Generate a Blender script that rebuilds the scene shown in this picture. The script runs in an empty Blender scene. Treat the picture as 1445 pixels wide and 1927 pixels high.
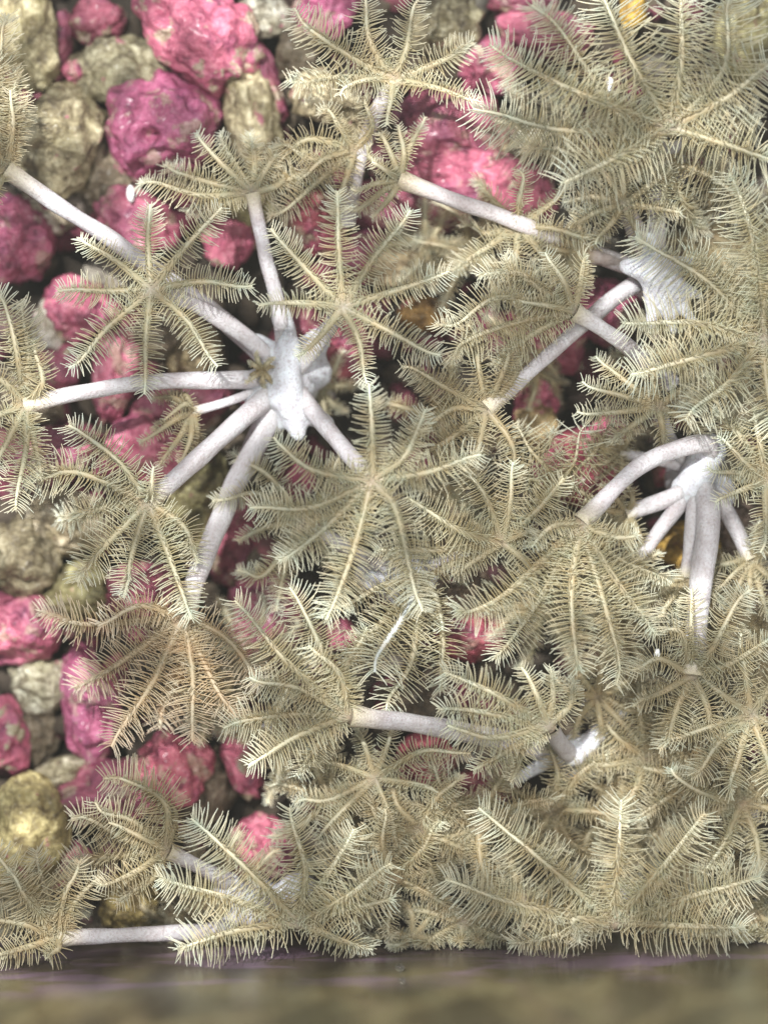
import bpy, bmesh, math, random
import numpy as np
from mathutils import noise as mnoise, Vector

random.seed(7)
rng = np.random.default_rng(11)
S = bpy.context.scene
COL = S.collection
S.unit_settings.scale_length = 0.005          # one unit is about half a centimetre

# ------------------------------------------------------------------ camera
H = 40.0
cam = bpy.data.cameras.new("camera")
cam.sensor_fit = 'VERTICAL'
cam.sensor_height = 240
cam.lens = 240 * H / 19.27
cam.clip_start = 1
cam.clip_end = 500
cam.dof.use_dof = True
cam.dof.focus_distance = H - 3.05
cam.dof.aperture_fstop = 0.38
cam_o = bpy.data.objects.new("camera", cam)
cam_o.location = (0, 0, H)
COL.objects.link(cam_o)
S.camera = cam_o

# ------------------------------------------------------------------ world, lamps, exposure
W = bpy.data.worlds.new("World")
S.world = W
W.use_nodes = True
bg = W.node_tree.nodes["Background"]
bg.inputs[0].default_value = (0.86, 0.93, 1.0, 1)
bg.inputs[1].default_value = 0.43


def lamp(name, loc, target, energy, size, col, gobo=False):
    L = bpy.data.lights.new(name, 'SPOT' if gobo else 'AREA')
    L.energy = energy
    L.color = col
    if gobo:
        L.shadow_soft_size = size
        L.spot_size = math.radians(60)
        L.spot_blend = 0.3
        L.use_nodes = True
        nt = L.node_tree
        em = next(n for n in nt.nodes if n.type == 'EMISSION')
        tc = nt.nodes.new('ShaderNodeNewGeometry')
        no = nt.nodes.new('ShaderNodeTexNoise')
        no.inputs['Scale'].default_value = 9
        vm = nt.nodes.new('ShaderNodeVectorMath'); vm.operation = 'MULTIPLY_ADD'
        vm.inputs[1].default_value = (0.16, 0.16, 0.16)
        nt.links.new(tc.outputs['Incoming'], no.inputs['Vector'])
        nt.links.new(no.outputs['Color'], vm.inputs[0])
        nt.links.new(tc.outputs['Incoming'], vm.inputs[2])
        vo = nt.nodes.new('ShaderNodeTexVoronoi')
        vo.feature = 'DISTANCE_TO_EDGE'
        vo.inputs['Scale'].default_value = 22
        nt.links.new(vm.outputs[0], vo.inputs['Vector'])
        mr = nt.nodes.new('ShaderNodeMapRange')
        mr.inputs['From Min'].default_value = 0.0
        mr.inputs['From Max'].default_value = 0.13
        mr.inputs['To Min'].default_value = 4.5
        mr.inputs['To Max'].default_value = 0.62
        nt.links.new(vo.outputs['Distance'], mr.inputs['Value'])
        nt.links.new(mr.outputs[0], em.inputs['Strength'])
    else:
        L.shape = 'DISK'
        L.size = size
    o = bpy.data.objects.new(name, L)
    o.location = loc
    d = Vector(target) - Vector(loc)
    o.rotation_euler = d.to_track_quat('-Z', 'Y').to_euler()
    COL.objects.link(o)
    return o


# aquarium lamp above the water, its light rippled by the surface
lamp("aquarium_lamp", (-9, 15, 44), (0, 0, 0), 62000, 0.32, (1.0, 0.995, 0.965), gobo=True)
lamp("fill_lamp", (16, -6, 42), (0, 0, 0), 8500, 9.0, (1.0, 0.97, 0.9))  # added as a weak, soft fill from the opposite side

S.view_settings.view_transform = 'Standard'
S.view_settings.look = 'None'
S.view_settings.exposure = 0.0
S.view_settings.gamma = 1.0
S.view_settings.use_curve_mapping = False
S.render.engine = 'CYCLES'
S.cycles.max_bounces = 7
S.cycles.volume_bounces = 0
S.cycles.transparent_max_bounces = 12


# ------------------------------------------------------------------ helpers
def P(px, py, z):
    """a point of the photograph at height z above the seabed"""
    k = (H - z) / H / 100.0
    return np.array([(px - 722.5) * k, (963.5 - py) * k, z])


def tag(o, label=None, cat=None, group=None, kind=None):
    if label: o["label"] = label
    if cat: o["category"] = cat
    if group: o["group"] = group
    if kind: o["kind"] = kind
    return o


def mesh_from(name, V, F, attrs=None, smooth=True, mat=None):
    V = np.asarray(V, dtype=np.float32)
    me = bpy.data.meshes.new(name)
    F = np.asarray(F, dtype=np.int32)
    n, k = F.shape
    me.vertices.add(len(V)); me.vertices.foreach_set("co", V.ravel())
    me.loops.add(n * k); me.loops.foreach_set("vertex_index", F.ravel())
    me.polygons.add(n)
    me.polygons.foreach_set("loop_start", np.arange(0, n * k, k, dtype=np.int32))
    me.update(calc_edges=True)
    if smooth:
        me.polygons.foreach_set("use_smooth", np.ones(n, dtype=bool))
    for an, av in (attrs or {}).items():
        a = me.attributes.new(an, 'FLOAT', 'POINT')
        a.data.foreach_set("value", np.asarray(av, dtype=np.float32))
    if mat: me.materials.append(mat)
    me.validate()
    return me


def link(name, me, parent=None, loc=None):
    o = bpy.data.objects.new(name, me)
    COL.objects.link(o)
    if parent: o.parent = parent
    if loc is not None: o.location = loc
    return o


def empty(name, loc):
    o = bpy.data.objects.new(name, None)
    o.location = loc
    o.empty_display_size = 0.2
    COL.objects.link(o)
    return o


def spline(pts, n):
    """Catmull-Rom through pts, resampled to n points equally spaced"""
    pts = np.asarray(pts, float)
    if len(pts) == 2:
        pts = np.array([pts[0], (pts[0] + pts[1]) / 2, pts[1]])
    ext = np.vstack([2 * pts[0] - pts[1], pts, 2 * pts[-1] - pts[-2]])
    out = []
    for i in range(1, len(ext) - 2):
        p0, p1, p2, p3 = ext[i - 1:i + 3]
        t = np.linspace(0, 1, 24, endpoint=False)[:, None]
        out.append(0.5 * ((2 * p1) + (-p0 + p2) * t + (2 * p0 - 5 * p1 + 4 * p2 - p3) * t ** 2 + (-p0 + 3 * p1 - 3 * p2 + p3) * t ** 3))
    out.append(pts[-1:])
    c = np.vstack(out)
    d = np.concatenate([[0], np.cumsum(np.linalg.norm(np.diff(c, axis=0), axis=1))])
    s = np.linspace(0, d[-1], n)
    return np.stack([np.interp(s, d, c[:, j]) for j in range(3)], 1), d[-1]


def frames(C, up=(0, 0, 1)):
    T = np.gradient(C, axis=0)
    T /= np.linalg.norm(T, axis=1)[:, None] + 1e-9
    up = np.tile(np.asarray(up, float), (len(C), 1))
    Sd = np.cross(T, up)
    bad = np.linalg.norm(Sd, axis=1) < 1e-3
    Sd[bad] = np.cross(T[bad], np.array([0.3, 1.0, 0.1]))
    Sd /= np.linalg.norm(Sd, axis=1)[:, None]
    N = np.cross(Sd, T)
    return T, Sd, N


def tube(C, R, sides=10, flat=1.0, up=(0, 0, 1), cap=True):
    """tube round the path C with radius R per point; V, F, u (0..1 along it)"""
    T, Sd, N = frames(C, up)
    a = np.linspace(0, 2 * np.pi, sides, endpoint=False)
    R = np.broadcast_to(np.asarray(R, float), (len(C),)) if np.ndim(R) < 2 else R
    ring = (Sd[:, None, :] * np.cos(a)[None, :, None] + N[:, None, :] * (flat * np.sin(a))[None, :, None])
    V = C[:, None, :] + ring * (R[:, None, None] if np.ndim(R) == 1 else R[:, :, None])
    n = len(C)
    V = V.reshape(-1, 3)
    i = np.arange(n - 1)[:, None] * sides
    j = np.arange(sides)[None, :]
    jn = (j + 1) % sides
    F = np.stack([i + j, i + jn, i + sides + jn, i + sides + j], -1).reshape(-1, 4)
    u = np.repeat(np.linspace(0, 1, n), sides)
    return V, F, u


# ------------------------------------------------------------------ materials
class NT:
    def __init__(self, name):
        self.m = bpy.data.materials.new(name)
        self.m.use_nodes = True
        self.nt = self.m.node_tree
        self.nt.nodes.clear()
        self.out = self.n('ShaderNodeOutputMaterial')

    def n(self, t, **kw):
        x = self.nt.nodes.new(t)
        for k, v in kw.items():
            if k.startswith('i_'):
                x.inputs[k[2:].replace('_', ' ')].default_value = v
            else:
                setattr(x, k, v)
        return x

    def l(self, a, b): self.nt.links.new(a, b)

    def noise(self, scale, detail=5, rough=0.55, vec=None, dist=0.0):
        x = self.n('ShaderNodeTexNoise')
        x.inputs['Scale'].default_value = scale
        x.inputs['Detail'].default_value = detail
        x.inputs['Roughness'].default_value = rough
        x.inputs['Distortion'].default_value = dist
        if vec is not None: self.l(vec, x.inputs['Vector'])
        return x

    def ramp(self, fac, stops):
        r = self.n('ShaderNodeValToRGB')
        e = r.color_ramp.elements
        while len(e) < len(stops): e.new(0.5)
        for el, (p, c) in zip(e, stops):
            el.position = p
            el.color = (*c, 1) if len(c) == 3 else c
        self.l(fac, r.inputs[0])
        return r.outputs[0]

    def mix(self, fac, a, b, mode='MIX'):
        x = self.n('ShaderNodeMix', data_type='RGBA', blend_type=mode)
        for s, v in ((x.inputs[0], fac), (x.inputs[6], a), (x.inputs[7], b)):
            if isinstance(v, (int, float)): s.default_value = v
            elif isinstance(v, tuple): s.default_value = (*v, 1)
            else: self.l(v, s)
        return x.outputs[2]

    def math(self, op, a, b=None, c=None, clamp=False):
        x = self.n('ShaderNodeMath', operation=op, use_clamp=clamp)
        for i, v in enumerate((a, b, c)):
            if v is None: continue
            if isinstance(v, (int, float)): x.inputs[i].default_value = v
            else: self.l(v, x.inputs[i])
        return x.outputs[0]

    def range(self, v, a, b, c=0.0, d=1.0):
        x = self.n('ShaderNodeMapRange')
        self.l(v, x.inputs[0])
        for i, q in enumerate((a, b, c, d)): x.inputs[i + 1].default_value = q
        return x.outputs[0]


def tissue(name, base, tip, transl=0.4, rough=0.45, trans=0.0, gloss=0.35):
    """soft coral tissue: part of the light passes through it"""
    t = NT(name)
    at = t.n('ShaderNodeAttribute', attribute_name='tip')
    oi = t.n('ShaderNodeObjectInfo')
    tc = t.n('ShaderNodeTexCoord')
    nz = t.noise(3.5, 3, 0.6, tc.outputs['Object'])
    col = t.mix(at.outputs['Fac'], base, tip)
    ey = t.n('ShaderNodeAttribute', attribute_name='eye')
    col = t.mix(ey.outputs['Fac'], col, (0.40, 0.335, 0.28))
    tint = t.mix(t.range(nz.outputs['Fac'], 0.3, 0.7), (1.06, 0.98, 0.88), (0.94, 1.01, 1.02))
    col = t.mix(1.0, col, tint, 'MULTIPLY')
    col = t.mix(1.0, col, oi.outputs['Color'], 'MULTIPLY')
    pb = t.n('ShaderNodeBsdfPrincipled')
    t.l(col, pb.inputs['Base Color'])
    pb.inputs['Roughness'].default_value = rough
    pb.inputs['Specular IOR Level'].default_value = gloss
    tr = t.n('ShaderNodeBsdfTranslucent')
    t.l(col, tr.inputs['Color'])
    ms = t.n('ShaderNodeMixShader'); ms.inputs[0].default_value = transl
    t.l(pb.outputs[0], ms.inputs[1]); t.l(tr.outputs[0], ms.inputs[2])
    last = ms
    if trans > 0:
        tp = t.n('ShaderNodeBsdfTransparent')
        m2 = t.n('ShaderNodeMixShader'); m2.inputs[0].default_value = trans
        t.l(last.outputs[0], m2.inputs[1]); t.l(tp.outputs[0], m2.inputs[2])
        last = m2
    t.l(last.outputs[0], t.out.inputs[0])
    return t.m


M_PIN = tissue("pinnule_tissue", (0.535, 0.472, 0.30), (0.96, 0.97, 0.92), 0.44, 0.4, 0.28, 0.5)
M_RACH = tissue("tentacle_tissue", (0.47, 0.415, 0.295), (0.90, 0.90, 0.82), 0.4, 0.45, 0.0, 0.4)
M_DISC = tissue("disc_tissue", (0.30, 0.235, 0.20), (0.36, 0.29, 0.23), 0.3, 0.5)


def stalk_mat(name, c0, c1):
    t = NT(name)
    tc = t.n('ShaderNodeTexCoord')
    oi = t.n('ShaderNodeObjectInfo')
    at = t.n('ShaderNodeAttribute', attribute_name='tip')
    n1 = t.noise(2.8, 6, 0.65, tc.outputs['Object'])
    n2 = t.noise(22, 3, 0.6, tc.outputs['Object'])
    col = t.mix(t.range(n1.outputs['Fac'], 0.35, 0.65), c0, c1)
    col = t.mix(at.outputs['Fac'], col, (0.50, 0.44, 0.31))
    col = t.mix(t.range(n2.outputs['Fac'], 0.50, 0.68, 0, 0.5), col, (0.34, 0.28, 0.26))
    col = t.mix(1.0, col, oi.outputs['Color'], 'MULTIPLY')
    pb = t.n('ShaderNodeBsdfPrincipled')
    t.l(col, pb.inputs['Base Color'])
    pb.inputs['Roughness'].default_value = 0.5
    pb.inputs['Subsurface Weight'].default_value = 0.55
    pb.inputs['Subsurface Radius'].default_value = (0.20, 0.17, 0.19)
    pb.inputs['Subsurface Scale'].default_value = 1.0
    bp = t.n('ShaderNodeBump'); bp.inputs['Strength'].default_value = 0.7; bp.inputs['Distance'].default_value = 0.04
    t.l(n2.outputs['Fac'], bp.inputs['Height'])
    t.l(bp.outputs[0], pb.inputs['Normal'])
    t.l(pb.outputs[0], t.out.inputs[0])
    return t.m


M_STALK = stalk_mat("stalk_tissue", (0.62, 0.61, 0.64), (0.46, 0.42, 0.44))
M_TRUNK = stalk_mat("trunk_tissue", (0.76, 0.80, 0.87), (0.58, 0.57, 0.63))


def stone_mat(name, pink):
    t = NT(name)
    tc = t.n('ShaderNodeTexCoord')
    oi = t.n('ShaderNodeObjectInfo')
    off = t.n('ShaderNodeVectorMath', operation='SCALE')
    off.inputs[0].default_value = (31, 17, 23)
    t.l(oi.outputs['Random'], off.inputs['Scale'])
    ad = t.n('ShaderNodeVectorMath', operation='ADD')
    t.l(tc.outputs['Object'], ad.inputs[0]); t.l(off.outputs[0], ad.inputs[1])
    v = ad.outputs[0]
    big = t.noise(1.1, 6, 0.6, v, 0.4)
    mid = t.noise(3.2, 9, 0.68, v, 0.5)
    fine = t.noise(11, 6, 0.78, v)
    vor = t.n('ShaderNodeTexVoronoi'); vor.inputs['Scale'].default_value = 9
    t.l(v, vor.inputs['Vector'])
    if pink:
        c = t.ramp(mid.outputs['Fac'], [(0.33, (0.15, 0.025, 0.055)), (0.43, (0.40, 0.085, 0.15)), (0.54, (0.62, 0.16, 0.25)), (0.66, (0.76, 0.30, 0.38)), (0.76, (0.88, 0.58, 0.62))])
        c = t.mix(1.0, c, oi.outputs['Color'], 'MULTIPLY')
        c = t.mix(t.range(big.outputs['Fac'], 0.50, 0.72, 0, 0.6), c, (0.25, 0.075, 0.17))
        bare = t.ramp(fine.outputs['Fac'], [(0.3, (0.16, 0.12, 0.07)), (0.5, (0.40, 0.34, 0.22)), (0.65, (0.74, 0.69, 0.56))])
        n3 = t.noise(1.9, 5, 0.6, v)
        c = t.mix(t.math('MULTIPLY', t.range(n3.outputs['Fac'], 0.55, 0.60), oi.outputs['Alpha']), c, bare)
        c = t.mix(t.range(fine.outputs['Fac'], 0.58, 0.76, 0, 0.7), c, (0.82, 0.52, 0.56))
    else:
        c = t.ramp(mid.outputs['Fac'], [(0.30, (0.06, 0.044, 0.028)), (0.42, (0.17, 0.138, 0.09)), (0.52, (0.36, 0.315, 0.225)), (0.62, (0.66, 0.61, 0.50)), (0.72, (0.82, 0.79, 0.70))])
        c = t.mix(t.range(big.outputs['Fac'], 0.52, 0.72, 0, 0.6), c, (0.20, 0.175, 0.075))
        c = t.mix(1.0, c, oi.outputs['Color'], 'MULTIPLY')
        n3 = t.noise(2.4, 4, 0.6, v)
        c = t.mix(t.math('MULTIPLY', t.range(n3.outputs['Fac'], 0.64, 0.70), 0.75), c, (0.40, 0.07, 0.16))
        c = t.mix(t.range(fine.outputs['Fac'], 0.32, 0.46, 0.75, 0), c, (0.05, 0.038, 0.03))
        c = t.mix(t.range(fine.outputs['Fac'], 0.56, 0.72, 0, 0.6), c, (0.72, 0.68, 0.56))
    pb = t.n('ShaderNodeBsdfPrincipled')
    t.l(c, pb.inputs['Base Color'])
    pb.inputs['Roughness'].default_value = 0.36 if pink else 0.5
    pb.inputs['Specular IOR Level'].default_value = 0.6
    pb.inputs['Coat Weight'].default_value = 0.22 if pink else 0.12
    pb.inputs['Coat Roughness'].default_value = 0.22
    h = t.math('ADD', t.math('MULTIPLY', fine.outputs['Fac'], 0.6), t.math('MULTIPLY', vor.outputs['Distance'], -0.5))
    h = t.math('ADD', h, mid.outputs['Fac'])
    bp = t.n('ShaderNodeBump'); bp.inputs['Strength'].default_value = 0.6; bp.inputs['Distance'].default_value = 0.13
    t.l(h, bp.inputs['Height'])
    t.l(bp.outputs[0], pb.inputs['Normal'])
    t.l(pb.outputs[0], t.out.inputs[0])
    return t.m


M_PINK = stone_mat("coralline_crust", True)
M_TAN = stone_mat("rubble_stone", False)

# ------------------------------------------------------------------ the seabed
t = NT("brown_sand")
tc = t.n('ShaderNodeTexCoord')
n1 = t.noise(1.2, 6, 0.6, tc.outputs['Object'])
n2 = t.noise(18, 4, 0.7, tc.outputs['Object'])
c = t.ramp(n1.outputs['Fac'], [(0.3, (0.02, 0.014, 0.01)), (0.55, (0.055, 0.04, 0.027)), (0.75, (0.11, 0.085, 0.06))])
c = t.mix(t.range(n2.outputs['Fac'], 0.5, 0.75, 0, 0.4), c, (0.16, 0.12, 0.09))
pb = t.n('ShaderNodeBsdfPrincipled'); t.l(c, pb.inputs['Base Color']); pb.inputs['Roughness'].default_value = 0.8
bp = t.n('ShaderNodeBump'); bp.inputs['Distance'].default_value = 0.15; t.l(n2.outputs['Fac'], bp.inputs['Height']); t.l(bp.outputs[0], pb.inputs['Normal'])
t.l(pb.outputs[0], t.out.inputs[0])
M_SAND = t.m
g = np.linspace(-16, 16, 121)
GX, GY = np.meshgrid(g, g)
GZ = np.array([mnoise.noise((x * 0.5, y * 0.5, 3.1)) * 0.22 - 0.25 for x, y in zip(GX.ravel(), GY.ravel())])
Vv = np.stack([GX.ravel(), GY.ravel(), GZ], 1)
idx = np.arange(121 * 121).reshape(121, 121)
Ff = np.stack([idx[:-1, :-1], idx[:-1, 1:], idx[1:, 1:], idx[1:, :-1]], -1).reshape(-1, 4)
sb = link("seabed", mesh_from("seabed", Vv, Ff, mat=M_SAND))
tag(sb, "dark brown sand in the gaps beneath the rubble stones", "seabed", kind="structure")

# ------------------------------------------------------------------ the tank wall at the bottom of the picture
t = NT("filmed_glass")
tc = t.n('ShaderNodeTexCoord')
mp = t.n('ShaderNodeMapping'); mp.inputs['Scale'].default_value = (0.8, 1, 0.3)
t.l(tc.outputs['Object'], mp.inputs[0])
v = mp.outputs[0]
n1 = t.noise(0.75, 4, 0.55, v, 0.3)
n2 = t.noise(1.7, 3, 0.5, v, 0.3)
n3 = t.noise(0.55, 4, 0.6, v, 0.5)
sep = t.n('ShaderNodeSeparateXYZ'); t.l(tc.outputs['Object'], sep.inputs[0])
c = t.ramp(n2.outputs['Fac'], [(0.34, (0.082, 0.063, 0.027)), (0.5, (0.115, 0.092, 0.042)), (0.66, (0.145, 0.122, 0.06))])
c = t.mix(t.range(n1.outputs['Fac'], 0.50, 0.62, 0, 0.5), c, (0.105, 0.098, 0.05))
c = t.mix(t.range(n1.outputs['Fac'], 0.30, 0.42, 0.5, 0), c, (0.145, 0.10, 0.066))
mp2 = t.n('ShaderNodeMapping'); mp2.inputs['Scale'].default_value = (0.28, 1, 0.75)
t.l(tc.outputs['Object'], mp2.inputs[0])
t.l(mp2.outputs[0], n3.inputs['Vector'])
n3.inputs['Scale'].default_value = 1.0
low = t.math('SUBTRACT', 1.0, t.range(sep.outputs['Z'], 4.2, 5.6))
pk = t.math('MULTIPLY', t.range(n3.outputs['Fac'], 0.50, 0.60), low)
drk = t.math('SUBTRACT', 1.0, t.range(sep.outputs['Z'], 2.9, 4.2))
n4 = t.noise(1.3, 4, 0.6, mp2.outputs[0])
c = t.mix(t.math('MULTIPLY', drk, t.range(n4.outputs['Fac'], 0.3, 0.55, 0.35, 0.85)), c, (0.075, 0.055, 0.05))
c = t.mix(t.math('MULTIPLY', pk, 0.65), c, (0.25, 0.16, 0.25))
pb = t.n('ShaderNodeBsdfPrincipled'); t.l(c, pb.inputs['Base Color'])
pb.inputs['Roughness'].default_value = 0.35
pb.inputs['Coat Weight'].default_value = 0.3
pb.inputs['Coat Roughness'].default_value = 0.2
t.l(pb.outputs[0], t.out.inputs[0])
M_GLASS = t.m
bm = bmesh.new()
bmesh.ops.create_cube(bm, size=1)
bmesh.ops.scale(bm, vec=(34, 1.2, 14), verts=bm.verts)
bmesh.ops.translate(bm, vec=(0, -0.6, 6.4), verts=bm.verts)
bmesh.ops.bevel(bm, geom=bm.edges[:], offset=0.08, segments=2, affect='EDGES')
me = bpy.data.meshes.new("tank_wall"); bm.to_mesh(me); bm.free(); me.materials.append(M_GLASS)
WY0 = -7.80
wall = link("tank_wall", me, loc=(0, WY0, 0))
wall.rotation_euler.z = math.radians(1.5)
tag(wall, "brown algae filmed glass wall with purple streaks along the bottom edge", "tank wall")


def wall_y(x): return WY0 + math.tan(math.radians(1.5)) * x + 0.04


# ------------------------------------------------------------------ stones
def ico(level):
    bm = bmesh.new()
    bmesh.ops.create_icosphere(bm, subdivisions=level, radius=1)
    V = np.array([v.co[:] for v in bm.verts])
    F = np.array([[v.index for v in f.verts] for f in bm.faces])
    bm.free()
    return V, F


ICO = {4: ico(4), 5: ico(5), 3: ico(3)}


def stone(px, py, rx, ry, ang=0, z=0.0, rz=None, pink=True, tint=(1, 1, 1), bare=0.6, label=None, group=None, rough=1.0, name=None, hole=None, facets=7, cat="stone"):
    rx, ry = rx * 1.12 / 100, ry * 1.12 / 100
    rz = rz if rz else 0.8 * min(rx, ry) + 0.1
    lvl = 5 if max(rx, ry) > 0.6 else 4
    D, F = ICO[lvl]
    sx, sy, sz = rng.uniform(-50, 50, 3)
    r = np.ones(len(D))
    for _ in range(facets):
        nrm = rng.normal(size=3); nrm /= np.linalg.norm(nrm)
        h = rng.uniform(0.72, 0.95)
        d = D @ nrm
        lim = h / np.maximum(d, 1e-3)
        r = np.where(d > 0.2, np.minimum(r, lim * 0.85 + r * 0.15), r)
    k = np.array([0.20 * mnoise.noise((a * 1.4 + sx, b * 1.4 + sy, c * 1.4 + sz))
                  - 0.30 * max(0.0, mnoise.noise((a * 2.7 + sz, b * 2.7 + sx, c * 2.7 + sy)) - 0.18)
                  + 0.11 * mnoise.noise((a * 3.6 + sy, b * 3.6 + sz, c * 3.6 + sx))
                  + 0.045 * mnoise.noise((a * 8 + sz, b * 8 + sx, c * 8 + sy)) + 0.016 * mnoise.noise((a * 18 + sz, b * 18 + sx, c * 18 + sy)) for a, b, c in D])
    r = r * (1 + k * 1.25 * rough)
    for (hx, hy, hr) in (hole or []):
        hd = np.array([hx, hy, math.sqrt(max(0.05, 1 - hx * hx - hy * hy))])
        q = np.linalg.norm(D - hd, axis=1) / hr
        r = r * (1 - 0.5 * np.exp(-q ** 4))
    V = D * r[:, None]
    e = max(np.abs(V[:, 0]).max(), 1e-3), max(np.abs(V[:, 1]).max(), 1e-3)
    V = V * np.array([rx / e[0], ry / e[1], rz])
    a = math.radians(-ang)
    ca, sa = math.cos(a), math.sin(a)
    V = V @ np.array([[ca, sa, 0], [-sa, ca, 0], [0, 0, 1]])
    me = mesh_from("stone", V, F, mat=M_PINK if pink else M_TAN)
    o = link(name or ("coralline_stone" if pink else "rubble_stone"), me, loc=P(px, py, z + rz * 0.55))
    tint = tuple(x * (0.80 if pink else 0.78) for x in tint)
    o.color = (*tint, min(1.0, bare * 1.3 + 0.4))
    tag(o, label, cat, group or ("pink crusted stones on the seabed" if pink else "bare rubble stones on the seabed"))
    return o


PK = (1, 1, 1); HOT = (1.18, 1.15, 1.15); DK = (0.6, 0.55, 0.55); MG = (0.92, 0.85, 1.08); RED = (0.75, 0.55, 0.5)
for a in [
    (372, 62, 128, 82, 38, 0.5, HOT, 0.35, "large bright pink stone at the top, left of the cream stone"),
    (310, 240, 102, 98, -20, 0.3, MG, 0.1, "rounded magenta stone with a small dark pit in its face"),
    (182, 42, 50, 46, 0, 0.2, DK, 0.3, "small dull red pink stone above the mottled olive stone"),
    (142, 132, 24, 23, 0, 0.45, PK, 0.0, "tiny round pink stone on the mottled olive stone's left end"),
    (115, 95, 22, 82, 8, 0.1, DK, 0.1, "narrow upright dark pink sliver beside the yellowish corner stone"),
    (70, 178, 40, 18, -28, 0.1, DK, 0.1, "thin dark pink chip slanting above the brown white topped stone"),
    (32, 448, 68, 88, 10, 0.2, (0.72, 0.6, 0.7), 0.0, "rough crimson stone at the left edge below the long stalk"),
    (258, 420, 80, 55, 25, 0.25, PK, 0.2, "pink stone behind the left star polyp's upper tentacles"),
    (428, 458, 52, 44, 0, 0.35, HOT, 0.9, "small pink stone with a bright spot between the two star polyps"),
    (150, 585, 68, 58, 30, 0.2, PK, 0.4, "pink stone under the leftmost tentacle of the left star polyp"),
    (217, 700, 42, 88, 5, 0.3, PK, 0.1, "upright pink stone passing under the long horizontal stalk"),
    (110, 690, 42, 42, 0, 0.15, PK, 0.5, "small red pink stone left of the upright pink one"),
    (345, 765, 95, 48, -8, 0.1, DK, 0.1, "dark purple pink stone under the hanging small polyp"),
    (268, 842, 72, 60, 20, 0.35, HOT, 0.0, "brightest hot pink stone above the drooping left polyp"),
    (118, 850, 85, 58, -20, 0.1, DK, 0.3, "dark pink stone behind the white tipped tentacle at left"),
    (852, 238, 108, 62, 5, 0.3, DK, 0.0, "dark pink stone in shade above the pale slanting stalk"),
    (850, 330, 112, 62, 15, 0.3, (0.85, 0.75, 0.8), 0.1, "pink stone right behind the pale slanting stalk's upper edge"),
    (960, 350, 95, 58, 20, 0.4, HOT, 0.1, "bright pink stone end beside the tentacle on bare pink"),
    (775, 395, 105, 50, 8, 0.1, DK, 0.0, "deep crimson stone below the pale slanting stalk"),
    (1030, 62, 90, 42, 8, 0.3, PK, 0.3, "pink stone behind the big top right polyp's upper tentacles"),
    (925, 130, 58, 55, 0, 0.2, PK, 0.2, "pink stone at the tip of the big polyp's longest tentacle"),
    (985, 5, 62, 24, 0, 0.4, DK, 0.3, "flat dull pink stone at the very top edge"),
    (612, 22, 58, 55, 30, 0.3, MG, 0.2, "purple pink stone behind the top middle polyp's left tentacles"),
    (497, 150, 30, 82, -22, 0.3, DK, 0.3, "dark red slanting stone right of the large bright pink one"),
    (1130, 585, 68, 58, 20, 0.3, (0.8, 0.65, 0.8), 0.0, "crimson stone seen between two crossing stalks on the right"),
    (1035, 640, 75, 65, 0, 0.2, (0.75, 0.6, 0.65), 0.1, "dark crimson stone left of the long crossing stalk"),
    (1010, 745, 42, 58, 10, 0.3, HOT, 0.6, "coral pink stone below the end of the crossing stalk"),
    (1142, 820, 40, 38, 0, 0.9, HOT, 0.0, "small glowing pink knob left of the small right star polyp"),
    (1085, 880, 78, 72, 0, 0.1, RED, 0.1, "rust red stone behind the sparse lone tentacle"),
    (30, 1178, 78, 70, 10, 0.3, PK, 0.1, "rounded deep pink stone at the left edge below the olive stone"),
    (165, 1325, 56, 105, -8, 0.35, MG, 0.1, "curved magenta stone left of the rosy drooping polyp"),
    (12, 1385, 46, 70, 0, 0.3, HOT, 0.5, "bright pink stone at the left edge with a sandy corner"),
    (205, 1490, 100, 58, -12, 0.3, PK, 0.2, "hot pink stone above the left facing fluffy polyp"),
    (325, 1450, 72, 72, 10, 0.3, (0.95, 0.85, 0.8), 0.1, "red pink stone beside the dark crevice"),
    (262, 1110, 66, 56, 0, 0.2, PK, 0.1, "pink stone seen through the drooping left polyp's pinnules"),
    (495, 1165, 70, 92, 10, 0.1, DK, 0.1, "dark pink stone behind the white tipped twin tentacles"),
    (885, 1200, 62, 48, 0, 0.5, RED, 0.0, "red pink stone under the comb like curled tentacle"),
    (640, 1195, 30, 28, 0, 0.4, PK, 0.0, "little pink stone chip below the central polyp's lowest tentacle"),
    (450, 975, 30, 42, 10, 0.5, PK, 0.3, "little pink stone right of the thick slanting stalk"),
    (640, 660, 55, 68, 0, 0.1, RED, 0.0, "dark red stone between the white trunk and right star polyp"),
    (920, 1475, 68, 36, 0, 0.4, RED, 0.0, "dark maroon stone below the right facing cupped polyp"),
    (1290, 880, 62, 42, 0, 0.1, RED, 0.0, "maroon stone behind the fan of white stalks on the right"),
    (455, 1440, 32, 62, -22, 0.4, HOT, 0.5, "pale pink upright stone right of the dark crevice"),
    (495, 1595, 62, 58, 20, 0.5, (0.95, 0.9, 0.9), 0.3, "pink stone behind the lower left polyp's longest tentacle"),
    (105, 1625, 62, 46, -20, 0.3, (1.0, 0.9, 0.85), 0.5, "dull pink stone beneath the fluffy bottom left polyp"),
    (800, 1430, 58, 58, 0, 0.2, RED, 0.0, "maroon stone behind the white tipped tentacle below the pale stalk"),
    (560, 640, 60, 60, 0, -0.1, DK, 0.0, "dark pink stone buried behind the white trunk"),
    (430, 1010, 60, 90, 0, -0.2, DK, 0.3, "dark pink stone in the gap left of the central polyp"),
    (690, 480, 60, 50, 0, 0.0, DK, 0.2, "dark pink stone behind the right star polyp's top tentacle"),
    (590, 420, 55, 60, 0, 0.0, RED, 0.3, "dull red stone between the upper stalk and right star polyp"),
]:
    x, y, rx, ry, ang, z, tint, bare, lab = a
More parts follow.
